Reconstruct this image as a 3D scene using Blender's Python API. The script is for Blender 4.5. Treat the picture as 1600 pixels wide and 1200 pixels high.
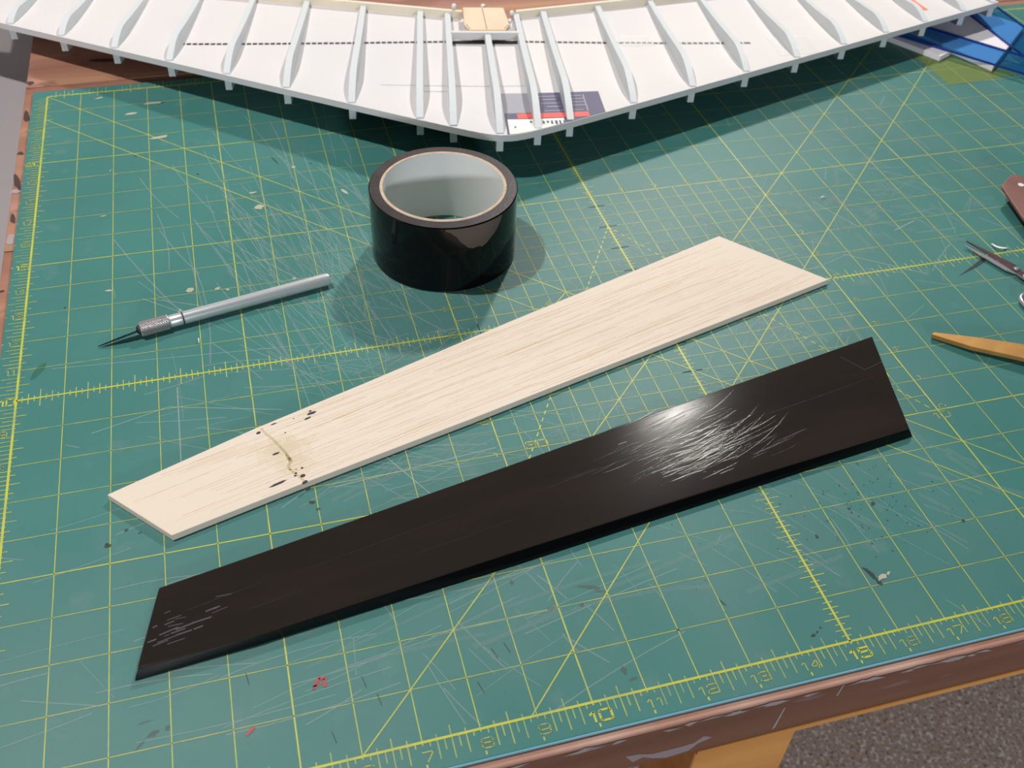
import bpy, bmesh, math, random
from mathutils import Vector, Matrix

# ------------------------------------------------------------------ scene, camera, light
# units: the cutting mat is ruled in inches; I = one inch in metres, HT = height of the mat surface
I = 0.0254
HT = 0.76
D = bpy.data
scn = bpy.context.scene
COL = scn.collection
for o in list(D.objects):
    D.objects.remove(o)

def P(x, y, z=0.0):
    return Vector((x * I, y * I, z * I + HT))

def look_cam():
    cd = D.cameras.new('camera')
    cam = D.objects.new('camera', cd)
    COL.objects.link(cam)
    rv = Vector((2.3177, -0.2940, 0.1760))          # world -> camera rotation (fitted to the mat's grid)
    R = Matrix.Rotation(rv.length, 3, rv.normalized())
    right, down, fwd = Vector(R[0]), Vector(R[1]), Vector(R[2])
    m = Matrix((right, -down, -fwd)).transposed().to_4x4()
    m.translation = P(5.686, -8.2387, 16.1688)
    cam.matrix_world = m
    cd.sensor_width = 36.0
    cd.lens = 1602.71 / 1600.0 * 36.0
    cd.clip_start = 0.01
    cd.clip_end = 50
    cd.dof.use_dof = True
    cd.dof.focus_distance = 22.0 * I
    cd.dof.aperture_fstop = 18.0
    scn.camera = cam
look_cam()

w = D.worlds.new('room_ambient')
scn.world = w
w.use_nodes = True
w.node_tree.nodes['Background'].inputs['Color'].default_value = (0.78, 0.86, 0.92, 1)
w.node_tree.nodes['Background'].inputs['Strength'].default_value = 0.055

def lamp(name, loc, power, radius, col):
    l = D.lights.new(name, 'POINT')
    l.energy = power
    l.shadow_soft_size = radius
    l.color = col
    o = D.objects.new(name, l)
    o.location = loc
    COL.objects.link(o)
    return o
lamp('lamp_far_right', P(42.5, 63, 50), 88, 0.05, (1.0, 0.96, 0.90))
lamp('lamp_overhead_left', P(-8.5, 18.5, 52), 55, 0.025, (1.0, 0.96, 0.92))
lamp('lamp_behind_camera', P(4, -100, 29), 120, 0.12, (0.90, 0.96, 1.0))

scn.view_settings.view_transform = 'Standard'
scn.view_settings.look = 'None'
scn.view_settings.gamma = 1.0
scn.view_settings.use_curve_mapping = False
scn.view_settings.exposure = 0.14

random.seed(7)

# ------------------------------------------------------------------ helpers
def lin(c):
    c = c / 255.0
    return c / 12.92 if c <= 0.04045 else ((c + 0.055) / 1.055) ** 2.4
def rgb(r, g, b):
    return (lin(r), lin(g), lin(b), 1.0)

def mat(name, col, rough=0.5, metal=0.0, spec=0.5, noise=None, bump=None, coat=0.0, alpha=None, stretch=None, trans=0.0):
    """procedural principled material; noise=(colour2, scale, lo, hi); bump=(scale, strength); stretch=(sx,sy,sz)"""
    m = D.materials.new(name)
    m.use_nodes = True
    nt = m.node_tree
    b = nt.nodes['Principled BSDF']
    b.inputs['Base Color'].default_value = col
    b.inputs['Roughness'].default_value = rough
    b.inputs['Metallic'].default_value = metal
    b.inputs['Specular IOR Level'].default_value = spec
    b.inputs['Coat Weight'].default_value = coat
    b.inputs['Coat Roughness'].default_value = 0.05
    b.inputs['Transmission Weight'].default_value = trans
    if alpha is not None:
        b.inputs['Alpha'].default_value = alpha
    tc = nt.nodes.new('ShaderNodeTexCoord')
    mp = nt.nodes.new('ShaderNodeMapping')
    nt.links.new(tc.outputs['Object'], mp.inputs['Vector'])
    if stretch:
        mp.inputs['Scale'].default_value = stretch
    if noise:
        n = nt.nodes.new('ShaderNodeTexNoise')
        n.inputs['Scale'].default_value = noise[1]
        n.inputs['Detail'].default_value = 6
        nt.links.new(mp.outputs['Vector'], n.inputs['Vector'])
        r = nt.nodes.new('ShaderNodeMapRange')
        r.inputs['From Min'].default_value = noise[2]
        r.inputs['From Max'].default_value = noise[3]
        nt.links.new(n.outputs['Fac'], r.inputs['Value'])
        mx = nt.nodes.new('ShaderNodeMix')
        mx.data_type = 'RGBA'
        mx.inputs['A'].default_value = col
        mx.inputs['B'].default_value = noise[0]
        nt.links.new(r.outputs['Result'], mx.inputs['Factor'])
        nt.links.new(mx.outputs['Result'], b.inputs['Base Color'])
    if bump:
        n2 = nt.nodes.new('ShaderNodeTexNoise')
        n2.inputs['Scale'].default_value = bump[0]
        n2.inputs['Detail'].default_value = 4
        nt.links.new(mp.outputs['Vector'], n2.inputs['Vector'])
        bp = nt.nodes.new('ShaderNodeBump')
        bp.inputs['Strength'].default_value = bump[1]
        bp.inputs['Distance'].default_value = 0.001
        nt.links.new(n2.outputs['Fac'], bp.inputs['Height'])
        nt.links.new(bp.outputs['Normal'], b.inputs['Normal'])
    return m

def add_noise_layer(m, col, scale, lo, hi, stretch=(1, 1, 1), seed=0.0):
    """one more procedural colour layer on top of a material"""
    nt = m.node_tree
    b = nt.nodes['Principled BSDF']
    prev = b.inputs['Base Color'].links[0].from_socket if b.inputs['Base Color'].links else None
    tc = nt.nodes.new('ShaderNodeTexCoord')
    mp = nt.nodes.new('ShaderNodeMapping')
    mp.inputs['Scale'].default_value = stretch
    mp.inputs['Location'].default_value = (seed, seed * 1.7, seed * 0.3)
    nt.links.new(tc.outputs['Object'], mp.inputs['Vector'])
    n = nt.nodes.new('ShaderNodeTexNoise')
    n.inputs['Scale'].default_value = scale
    n.inputs['Detail'].default_value = 8
    nt.links.new(mp.outputs['Vector'], n.inputs['Vector'])
    r = nt.nodes.new('ShaderNodeMapRange')
    r.inputs['From Min'].default_value = lo
    r.inputs['From Max'].default_value = hi
    nt.links.new(n.outputs['Fac'], r.inputs['Value'])
    mx = nt.nodes.new('ShaderNodeMix')
    mx.data_type = 'RGBA'
    if prev:
        nt.links.new(prev, mx.inputs['A'])
    else:
        mx.inputs['A'].default_value = b.inputs['Base Color'].default_value
    mx.inputs['B'].default_value = col
    nt.links.new(r.outputs['Result'], mx.inputs['Factor'])
    nt.links.new(mx.outputs['Result'], b.inputs['Base Color'])
    return m

def see_through(m, fac, tint):
    """lay a principled film over a tinted transparent one (fac = share of the film)"""
    nt = m.node_tree
    b = nt.nodes['Principled BSDF']
    out = nt.nodes['Material Output']
    t = nt.nodes.new('ShaderNodeBsdfTransparent')
    t.inputs['Color'].default_value = tint
    mx = nt.nodes.new('ShaderNodeMixShader')
    mx.inputs['Fac'].default_value = fac
    nt.links.new(t.outputs[0], mx.inputs[1])
    nt.links.new(b.outputs[0], mx.inputs[2])
    nt.links.new(mx.outputs[0], out.inputs['Surface'])
    return m

class MB:
    """mesh collector in inches"""
    def __init__(self):
        self.v = []
        self.f = []
    def add(self, vs, fs):
        k = len(self.v)
        self.v += [tuple(p) for p in vs]
        self.f += [tuple(i + k for i in f) for f in fs]
        return self
    def box(self, x0, x1, y0, y1, z0, z1):
        vs = [(x, y, z) for z in (z0, z1) for (x, y) in ((x0, y0), (x1, y0), (x1, y1), (x0, y1))]
        return self.add(vs, [(3, 2, 1, 0), (4, 5, 6, 7), (0, 1, 5, 4), (1, 2, 6, 5), (2, 3, 7, 6), (3, 0, 4, 7)])
    def prism(self, bot, top):
        n = len(bot)
        fs = [tuple(range(n - 1, -1, -1)), tuple(range(n, 2 * n))]
        fs += [(i, (i + 1) % n, n + (i + 1) % n, n + i) for i in range(n)]
        return self.add(list(bot) + list(top), fs)
    def slab(self, poly, z0, z1):
        return self.prism([(x, y, z0) for x, y in poly], [(x, y, z1) for x, y in poly])
    def strip(self, p, q, wd, z, jx=0.0):
        """flat printed stroke from p to q"""
        p, q = Vector(p), Vector(q)
        d = (q - p)
        if d.length < 1e-6:
            return self
        n = Vector((-d.y, d.x)).normalized() * wd * 0.5
        c = [p + n, p - n, q - n, q + n]
        return self.add([(a.x, a.y, z) for a in c], [(0, 1, 2, 3)])
    def blob(self, x, y, rx, ry, rot, z, rnd=0.35, n=9):
        vs = []
        for i in range(n):
            a = 2 * math.pi * i / n
            r = 1 + random.uniform(-rnd, rnd)
            px, py = rx * r * math.cos(a), ry * r * math.sin(a)
            vs.append((x + px * math.cos(rot) - py * math.sin(rot), y + px * math.sin(rot) + py * math.cos(rot), z))
        return self.add(vs, [tuple(range(n))])
    def lathe(self, prof, n, M):
        """prof = [(radius, along)], axis = local z, placed by matrix M (inches)"""
        vs, fs = [], []
        for r, h in prof:
            for i in range(n):
                a = 2 * math.pi * i / n
                vs.append(M @ Vector((r * math.cos(a), r * math.sin(a), h)))
        for k in range(len(prof) - 1):
            for i in range(n):
                fs.append((k * n + i, k * n + (i + 1) % n, (k + 1) * n + (i + 1) % n, (k + 1) * n + i))
        if prof[0][0] > 1e-6 and prof[0] != prof[-1]:
            fs.append(tuple(range(n - 1, -1, -1)))
            fs.append(tuple((len(prof) - 1) * n + i for i in range(n)))
        return self.add(vs, fs)
    def tube(self, pts, r, n=8):
        pts = [Vector(p) for p in pts]
        rings = []
        for i, p in enumerate(pts):
            d = (pts[min(i + 1, len(pts) - 1)] - pts[max(i - 1, 0)]).normalized()
            a = d.cross(Vector((0, 0, 1)))
            if a.length < 1e-4:
                a = Vector((1, 0, 0))
            a.normalize()
            b = d.cross(a).normalized()
            rr = r[i] if isinstance(r, (list, tuple)) else r
            rings.append([p + (a * math.cos(2 * math.pi * k / n) + b * math.sin(2 * math.pi * k / n)) * rr for k in range(n)])
        vs = [q for ring in rings for q in ring]
        fs = [(k * n + i, k * n + (i + 1) % n, (k + 1) * n + (i + 1) % n, (k + 1) * n + i) for k in range(len(pts) - 1) for i in range(n)]
        fs += [tuple(range(n - 1, -1, -1)), tuple((len(pts) - 1) * n + i for i in range(n))]
        return self.add(vs, fs)
    def build(self, name, m, parent=None, bevel=0.0, smooth=False, seg=2, flat=False):
        bm = bmesh.new()
        bvs = [bm.verts.new(P(*p)) for p in self.v]
        for f in self.f:
            try:
                bm.faces.new([bvs[i] for i in f])
            except ValueError:
                pass
        if not flat:
            bmesh.ops.recalc_face_normals(bm, faces=bm.faces[:])
        if bevel > 0:
            es = [e for e in bm.edges if len(e.link_faces) == 2 and e.calc_face_angle(0) > 0.5]
            bmesh.ops.bevel(bm, geom=es, offset=bevel * I, segments=seg, affect='EDGES', profile=0.5)
        lo = Vector((min(v.co.x for v in bm.verts), min(v.co.y for v in bm.verts), min(v.co.z for v in bm.verts)))
        hi = Vector((max(v.co.x for v in bm.verts), max(v.co.y for v in bm.verts), max(v.co.z for v in bm.verts)))
        org = Vector(((lo.x + hi.x) / 2, (lo.y + hi.y) / 2, lo.z))
        bmesh.ops.translate(bm, verts=bm.verts[:], vec=-org)
        me = D.meshes.new(name)
        bm.to_mesh(me)
        bm.free()
        if smooth:
            for p in me.polygons:
                p.use_smooth = True
            if smooth != 'all':
                me.set_sharp_from_angle(angle=0.6)
        if m:
            me.materials.append(m)
        o = D.objects.new(name, me)
        COL.objects.link(o)
        if parent is not None:
            o.parent = parent
            pw = Vector(parent['_org']) if '_org' in parent else parent.location
            o.location = org - pw
            o['_org'] = org
        else:
            o.location = org
            o['_org'] = org
        return o

def thing(name, x, y, z, label, cat, group=None):
    o = D.objects.new(name, None)
    o.empty_display_size = 0.02
    COL.objects.link(o)
    o.location = P(x, y, z)
    o['_org'] = P(x, y, z)
    return tag(o, label, cat, group)
def tag(o, label, cat, group=None):
    o['label'] = label
    o['category'] = cat
    if group:
        o['group'] = group
    return o
def kind(o, k):
    o['kind'] = k
    return o

# ------------------------------------------------------------------ materials
M_mat = mat('mat_green', rgb(60, 114, 110), 0.45, spec=0.2, noise=(rgb(67, 122, 117), 9, 0.35, 0.7), bump=(2600, 0.10))
add_noise_layer(M_mat, rgb(88, 122, 119), 7, 0.48, 0.85, (1.2, 0.8, 1), 3.1)
add_noise_layer(M_mat, rgb(104, 130, 129), 45, 0.62, 0.95, (1, 1, 1), 6.3)
add_noise_layer(M_mat, rgb(48, 90, 92), 500, 0.66, 0.92, (1, 1, 1), 1.1)
M_matedge = mat('mat_edge', rgb(128, 186, 206), 0.5)
M_print = mat('yellow_print', rgb(178, 182, 62), 0.5, noise=(rgb(142, 160, 88), 60, 0.45, 0.75))
M_print_dull = mat('yellow_print_worn', rgb(168, 170, 70), 0.5, noise=(rgb(112, 146, 100), 70, 0.38, 0.70))
M_scratch = see_through(mat('scratch', rgb(186, 196, 194), 0.7), 0.20, (1, 1, 1, 1))
M_scratch2 = see_through(mat('scratch_strong', rgb(200, 206, 200), 0.7), 0.30, (1, 1, 1, 1))
M_stain_mark = see_through(mat('dark_stain_mark', rgb(34, 34, 40), 0.6), 0.60, (1, 1, 1, 1))
M_stain_b = see_through(mat('brown_stain', rgb(96, 72, 70), 0.6), 0.32, (1, 1, 1, 1))
M_glue = mat('dried_glue', rgb(168, 170, 150), 0.4)
M_red = mat('red_ink', rgb(160, 55, 60), 0.5)
M_green_ink = see_through(mat('green_ink', rgb(30, 110, 70), 0.5), 0.35, (1, 1, 1, 1))
M_balsa = mat('balsa', rgb(212, 199, 183), 0.62, spec=0.25, noise=(rgb(219, 207, 193), 7, 0.3, 0.7), stretch=(0.4, 1.6, 1))
M_balsa_edge = mat('balsa_cut_edge', rgb(196, 186, 168), 0.8, spec=0.1, noise=(rgb(160, 150, 138), 60, 0.5, 0.8), stretch=(0.3, 1, 1))
M_black = mat('black_tape_skin', rgb(39, 34, 32), 0.13, spec=0.04, noise=(rgb(44, 38, 36), 30, 0.4, 0.7), stretch=(0.3, 1.5, 1))
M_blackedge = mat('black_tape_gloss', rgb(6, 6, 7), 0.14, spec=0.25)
M_ink = mat('black_ink', rgb(28, 26, 38), 0.6)
M_gluelin = see_through(mat('glue_line', rgb(206, 188, 134), 0.35), 0.34, (1, 1, 1, 1))
M_gluestain = see_through(mat('glue_stain', rgb(222, 205, 150), 0.4), 0.07, (1, 1, 1, 1))
M_alu = mat('aluminium', rgb(206, 210, 214), 0.30, metal=0.55)
M_knurl = mat('knurled_aluminium', rgb(196, 190, 192), 0.36, metal=0.8)
M_groove = mat('dark_groove', rgb(30, 30, 32), 0.6)
M_blade = mat('blackened_blade', rgb(26, 34, 34), 0.30, metal=0.6)
M_steel = mat('blade_edge_steel', rgb(150, 158, 158), 0.25, metal=1.0)
M_pink = mat('pink_paint', rgb(190, 110, 150), 0.5)
M_tape = mat('black_tape_wall', rgb(8, 8, 9), 0.10, spec=0.25)
M_taperim = mat('tape_roll_side', rgb(48, 42, 44), 0.26, spec=0.7, bump=(700, 0.10), noise=(rgb(60, 53, 56), 60, 0.4, 0.7))
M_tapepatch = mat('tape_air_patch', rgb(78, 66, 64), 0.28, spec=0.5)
M_core = mat('core_paper', rgb(222, 223, 222), 0.75, spec=0.2)
M_corerim = mat('core_cut_card', rgb(196, 170, 146), 0.8, noise=(rgb(170, 148, 126), 200, 0.4, 0.7))
M_coredark = mat('core_base_shadow_tape', rgb(20, 20, 22), 0.4)
M_foam = mat('white_foam', rgb(206, 204, 207), 0.55, spec=0.3, noise=(rgb(212, 208, 208), 5, 0.35, 0.7))
M_foamrib = mat('white_foam_rib', rgb(200, 205, 209), 0.6, spec=0.25)
M_foamedge = mat('foam_leading_edge', rgb(200, 214, 220), 0.6, spec=0.25)
M_te = mat('pale_wood_strip', rgb(226, 216, 196), 0.6, spec=0.25)
M_ply = mat('plywood', rgb(220, 198, 172), 0.6, spec=0.3, noise=(rgb(208, 186, 160), 30, 0.4, 0.7), stretch=(1, .3, 1))
M_plyedge = mat('plywood_edge', rgb(200, 176, 110), 0.7)
M_pencil = mat('pencil', rgb(120, 96, 80), 0.8)
M_navy = mat('label_navy', rgb(84, 82, 112), 0.5)
M_halftone = mat('label_grey_dots', rgb(150, 150, 162), 0.5)
M_labred = mat('label_red', rgb(232, 90, 84), 0.5)
M_labwhite = mat('label_white', rgb(236, 232, 222), 0.5)
M_orange = mat('sticker_orange', rgb(236, 120, 80), 0.5)
M_pin = mat('pin_head', rgb(226, 226, 224), 0.3)
M_cleartape = see_through(mat('clear_tape', rgb(255, 255, 255), 0.12, spec=0.9), 0.45, (1, 1, 1, 1))
M_tablewood = mat('worn_table_wood', rgb(160, 118, 98), 0.6, spec=0.25, noise=(rgb(134, 90, 76), 14, 0.35, 0.65), stretch=(0.10, 1.6, 1), bump=(120, 0.25))
add_noise_layer(M_tablewood, rgb(178, 132, 100), 36, 0.52, 0.72, (0.06, 1.5, 1), 5.0)
add_noise_layer(M_tablewood, rgb(168, 122, 124), 22, 0.54, 0.70, (0.6, 1, 1), 9.0)
add_noise_layer(M_tablewood, rgb(60, 42, 44), 30, 0.62, 0.72, (0.7, 1, 1), 1.2)
M_tableface = mat('brown_table_face', rgb(118, 80, 64), 0.5, spec=0.3, noise=(rgb(100, 66, 54), 30, 0.35, 0.7), stretch=(0.12, 1, 2))
add_noise_layer(M_tableface, rgb(146, 132, 132), 26, 0.66, 0.74, (0.35, 1, 1.2), 2.2)
M_tablelip = mat('worn_table_lip', rgb(168, 124, 108), 0.6, noise=(rgb(196, 164, 150), 40, 0.45, 0.75), stretch=(.4, 1, 1))
add_noise_layer(M_tablelip, rgb(74, 60, 60), 48, 0.60, 0.68, (0.5, 1, 1), 4.0)
M_chip = mat('grey_paint_wear', rgb(152, 142, 144), 0.7)
M_pine = mat('orange_pine', rgb(208, 150, 84), 0.5, spec=0.3, noise=(rgb(190, 126, 66), 20, 0.35, 0.7), stretch=(0.3, 1, 3))
M_carpet = mat('speckled_carpet', rgb(186, 168, 158), 0.95, spec=0.05, noise=(rgb(236, 226, 222), 190, 0.52, 0.64), bump=(190, 1.0))
add_noise_layer(M_carpet, rgb(120, 106, 98), 230, 0.54, 0.70, (1, 1, 1), 3.0)
M_greybench = mat('grey_paint', rgb(152, 146, 150), 0.6, noise=(rgb(164, 158, 160), 3, 0.3, 0.7))
M_bench2 = mat('brown_stain_paint', rgb(120, 84, 72), 0.6)
M_board = mat('foam_board', rgb(226, 222, 228), 0.6, spec=0.3)
M_blue = see_through(mat('blue_acrylic', rgb(60, 130, 210), 0.12, spec=0.5), 0.07, (0.56, 0.76, 0.91, 1))
M_blueedge = see_through(mat('blue_acrylic_edge', rgb(22, 50, 140), 0.2, spec=0.6), 0.80, (0.10, 0.25, 0.7, 1))
M_yellowfilm = see_through(mat('yellow_film', rgb(160, 172, 118), 0.35), 0.22, (0.98, 0.97, 0.74, 1))
M_gold = mat('gold_metal', rgb(186, 140, 78), 0.42, metal=0.45, noise=(rgb(176, 130, 70), 80, 0.4, 0.6))
M_golddark = mat('gold_edge', rgb(120, 100, 36), 0.4, metal=0.75)
M_scissor = mat('scissor_steel', rgb(206, 202, 212), 0.26, metal=0.75)
M_scissor_dk = mat('scissor_tarnish', rgb(112, 88, 90), 0.35, metal=0.7)
M_handle = mat('brown_handle_wood', rgb(132, 92, 84), 0.55, noise=(rgb(116, 76, 70), 40, 0.4, 0.7), stretch=(1, .3, 1))
M_white = mat('white_scrap', rgb(236, 236, 238), 0.6)

# ------------------------------------------------------------------ setting: table, floor
MAT_T = 0.08            # mat thickness; mat top is z = 0
ZT = -MAT_T             # table top
table = thing('workbench', 19, 17, -28, 'worn wooden workbench under the green cutting mat, brown front edge', 'workbench')
# top made of boards running left to right
yb = [-0.63, 7.6, 15.9, 24.9, 30.4, 37.0]
for k in range(5):
    MB().box(-0.72, 44, yb[k] + 0.02, yb[k + 1] - 0.02, ZT - 1.0, ZT).build('plank', M_tablewood, table, bevel=0.03)
# brown painted front board with the worn lip on top of it
face = MB().box(-0.72, 44, -0.71, -0.64, ZT - 1.23, ZT - 0.06).build('front_face', M_tableface, table, bevel=0.01)
lip = MB().box(-0.72, 44, -0.70, -0.555, ZT - 0.09, ZT + 0.002).build('worn_lip', M_tablelip, table, bevel=0.03)
chips = MB()
for k in range(70):
    x = random.uniform(6, 22)
    chips.add([(x + dx, -0.716 - random.uniform(0, .004), ZT - 0.10 + dz + random.uniform(-.05, .05)) for dx, dz in ((-.10 - random.random() * .2, 0), (0, -.035), (.1 + random.random() * .25, 0), (0, .035))], [(0, 1, 2, 3)])
kind(chips.build('worn_paint', M_chip, table, flat=True), 'stuff')
smear = MB().add([(x, -.7165, z) for x, z in [(10.45, -.81), (10.62, -1.10), (10.8, -1.0), (11.0, -1.14), (11.28, -1.26), (11.7, -1.2), (11.85, -1.0), (12.11, -.9), (11.93, -.77), (11.75, -.95), (11.47, -.97), (10.98, -.97), (10.7, -.85)]], [tuple(range(13))])
smear.build('paint_smear', see_through(mat('paint_smear', rgb(170, 160, 166), 0.7), 0.6, (1, 1, 1, 1)), table, flat=True)
MB().add([(x, -.7165, z) for x, z in [(14.50, -.12), (14.53, -.12), (14.50, -.48), (14.46, -.48)]], [(0, 1, 2, 3)]).build('paint_scratch', M_chip, table, flat=True)
MB().add([(x, -.7165, z) for x, z in [(13.42, -.45), (13.45, -.45), (13.40, -1.15), (13.34, -1.2)]], [(0, 1, 2, 3)]).build('paint_scratch', M_chip, table, flat=True)
MB().box(11.90, 44, -0.74, -0.2, ZT - 1.40, ZT - 1.24).build('batten', M_pine, table, bevel=0.02)
MB().box(11.90, 13.95, -0.70, 1.0, -29.4, ZT - 1.40).build('leg', M_pine, table, bevel=0.05)
MB().box(0.2, 2.2, 33.2, 35.2, -29.4, ZT - 1.0).build('leg', M_pine, table, bevel=0.05)
MB().box(41, 43, 33.2, 35.2, -29.4, ZT - 1.0).build('leg', M_pine, table, bevel=0.05)
MB().box(41, 43, -0.6, 1.4, -29.4, ZT - 1.2).build('leg', M_pine, table, bevel=0.05)
MB().box(0.2, 2.2, 0.3, 2.3, -29.4, ZT - 1.0).build('leg', M_pine, table, bevel=0.05)
# small paint blotches on the table strip left of the mat
blot = MB()
for (x, y, rx, ry) in [(-.58, 23.0, .09, .35), (-.60, 20.8, .10, .10), (-.62, 19.3, .07, .5), (-.60, 17.4, .06, .3), (-.62, 14.2, .09, .05), (1.6, 26.4, .45, .12), (3.0, 26.9, .6, .10), (-.6, 25.2, .1, .15)]:
    blot.blob(x, y, rx, ry, random.uniform(-.2, .2), ZT + .006)
kind(blot.build('dark_paint_blotch', M_stain_mark, table, flat=True), 'stuff')
blot = MB()
for (x, y, rx, ry) in [(-.60, 18.75, .12, .12), (-.58, 16.4, .09, .25)]:
    blot.blob(x, y, rx, ry, 0, ZT + .008)
kind(blot.build('pale_paint_blotch', M_chip, table, flat=True), 'stuff')

wall = MB().box(-90, 130, 120, 124, -29.4, 66).build('wall_back', mat('painted_wall', rgb(196, 192, 184), 0.8))
kind(wall, 'structure')
wall = MB().box(-94, -90, -110, 124, -29.4, 66).build('wall_left', D.materials['painted_wall'])
kind(wall, 'structure')
floor = MB().box(-90, 130, -110, 120, -30.4, -29.4).build('floor', M_carpet)
kind(floor, 'structure')

bench = thing('side_cabinet', -12, 20, -29.4, 'smooth grey cabinet top along the left end of the wooden workbench', 'cabinet')
MB().box(-22, -0.80, 8, 44, -2.2, -1.6).build('top', M_greybench, bench, bevel=0.08)
MB().box(-21.5, -1.1, 8.5, 43.5, -29.4, -2.2).build('body', M_bench2, bench, bevel=0.05)

# ------------------------------------------------------------------ cutting mat
cm = MB().slab([(-.45, -.53), (36.45, -.53), (36.45, 24.40), (-.45, 24.40)], ZT + .003, 0.0).build('cutting_mat', M_mat, bevel=0.015)
tag(cm, 'teal green self-healing cutting mat with yellow inch grid', 'cutting mat')
edge = MB().prism([(-.45, -.545, ZT + .01), (36.45, -.545, ZT + .01), (36.45, -.53, ZT + .01), (-.45, -.53, ZT + .01)],
                  [(-.45, -.545, -.012), (36.45, -.545, -.012), (36.45, -.53, -.004), (-.45, -.53, -.004)]).build('pale_cut_edge', M_matedge, cm)
ZP = 0.004
V, H, F = MB(), MB(), MB()
TH, HV = 0.017, 0.027
for x in range(0, 37):
    V.strip((x, 0 - (.06 if x else 0)), (x, 24), HV if x % 5 == 0 else TH, ZP)
for y in range(0, 25):
    (V if y % 5 == 0 else H).strip((0, y), (36, y), .026 if y % 5 == 0 else .018, ZP)
for k in range(11):
    if k < 10:
        H.strip((10.5 + k, 5), (10.5 + k, 15), .017, ZP)
        H.strip((10, 5.5 + k), (20, 5.5 + k), .017, ZP)
# borders and the two centre rulers
V.strip((0, 0), (36, 0), .048, ZP + .001)
V.strip((0, 24), (36, 24), .05, ZP + .001)
V.strip((0, -.03), (0, 24), .050, ZP + .001)
V.strip((0, 10), (9.70, 10), .046, ZP + .001)
V.strip((9.95, 10), (36, 10), .044, ZP + .001)
V.strip((15, 0), (15, 24), .046, ZP + .001)
V.strip((20, 0), (20, 24), .032, ZP + .001)
# diagonals at 45 degrees
for (a, b) in [((0, 24), (24, 0)), ((0, 22.55), (22.55, 0)), ((6, 0), (30, 24)), ((8.9, 0), (32.9, 24)), ((13, 11), (12.3, 10.3)), ((12.4, 3.5), (13, 4.1))]:
    V.strip(a, b, .023, ZP + .0005)
# dashed 60 degree lines
for sgn in (-1, 1):
    L = 9.8
    n = 42
    for k in range(n):
        t0, t1 = L * k / n, L * (k + .55) / n
        d = Vector((sgn * .5, -.866))
        a, b = Vector((15, 13.5)) + d * t0, Vector((15, 13.5)) + d * t1
        V.strip(a, b, .026, ZP + .0008)
# ticks
for i in range(0, 36 * 8):
    x = i / 8.0
    r = i % 8
    if r == 0:
        V.strip((x + .0, -.40), (x, -.47), .03, ZP)
        continue
    up, dn = (.20, .40) if r == 4 else ((.09, .36) if r % 2 == 0 else (0.0, .10 if r in (1, 7) else .22))
    F.strip((x, up), (x, -dn), .02, ZP)
    F.strip((x, 24 - up), (x, 24 + dn * .8), .02, ZP)
    a = .27 if r == 4 else (.17 if r % 2 == 0 else .09)
    if not (9.6 < x < 10):
        V.strip((x, 10 - a), (x, 10 + a), .017, ZP)
for i in range(0, 24 * 8):
    y = i / 8.0
    r = i % 8
    if r == 0:
        F.strip((-.40, y), (-.45, y), .03, ZP)
        continue
    rt, lf = (.24, .42) if r == 4 else ((.13, .36) if r % 2 == 0 else (.05, .24))
    F.strip((rt, y), (-lf, y), .022, ZP)
    a = .26 if r == 4 else (.16 if r % 2 == 0 else .10)
    V.strip((15 - a, y), (15 + a, y), .017, ZP)
DIG = {'0': [[(0, .15), (0, .85), (.15, 1), (.85, 1), (1, .85), (1, .15), (.85, 0), (.15, 0), (0, .15)]],
       '1': [[(.1, .72), (.45, 1), (.45, 0)]],
       '2': [[(0, .8), (.15, 1), (.85, 1), (1, .85), (1, .62), (.85, .5), (.2, .45), (0, .3), (0, 0), (1, 0)]],
       '3': [[(0, .85), (.15, 1), (.85, 1), (1, .85), (1, .65), (.85, .52), (.35, .52)], [(.85, .52), (1, .38), (1, .15), (.85, 0), (.15, 0), (0, .15)]],
       '4': [[(.75, 0), (.75, 1), (0, .3), (1, .3)]],
       '5': [[(.95, 1), (.05, 1), (.02, .55), (.85, .6), (1, .45), (1, .15), (.85, 0), (.15, 0), (0, .12)]],
       '6': [[(1, .88), (.85, 1), (.15, 1), (0, .85), (0, .15), (.15, 0), (.85, 0), (1, .15), (1, .42), (.85, .55), (0, .5)]],
       '7': [[(0, 1), (1, 1), (.35, 0)]],
       '8': [[(.12, .53), (0, .65), (0, .88), (.15, 1), (.85, 1), (1, .88), (1, .65), (.88, .53), (.12, .53), (0, .4), (0, .12), (.15, 0), (.85, 0), (1, .12), (1, .4), (.88, .53)]],
       '9': [[(0, .12), (.15, 0), (.85, 0), (1, .15), (1, .85), (.85, 1), (.15, 1), (0, .85), (0, .58), (.15, .45), (1, .5)]]}
def text_mesh(txt, x, y, size, mb, z=ZP + .0012, sx=1.0, rot=0.0, bold=0.0):
    """printed extended digits drawn as strokes, appended to a collector"""
    h, wd = size * .72, size * .80 * sx
    adv = wd * 1.28
    wds = [wd * (.62 if ch == '1' else 1.0) for ch in txt]
    tot = sum(wds) + (len(txt) - 1) * wd * .28
    cx = -tot / 2
    c, sn = math.cos(rot), math.sin(rot)
    for ch, w_ in zip(txt, wds):
        for line in DIG[ch]:
            pts = [((cx + px * wd), (py - .5) * h) for px, py in line]
            pts = [Vector((x + a * c - b * sn, y + a * sn + b * c)) for a, b in pts]
            for p, q in zip(pts, pts[1:]):
                d = (q - p).normalized() * .006
                mb.strip(p - d, q + d, .022 + bold, z)
        cx += w_ + wd * .28
N, NB = MB(), MB()
for k in range(1, 36):
    text_mesh(str(k), k + .06, -.27, .24 if k % 5 else .27, N if k % 5 else NB, bold=0.0 if k % 5 else .016)
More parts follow.
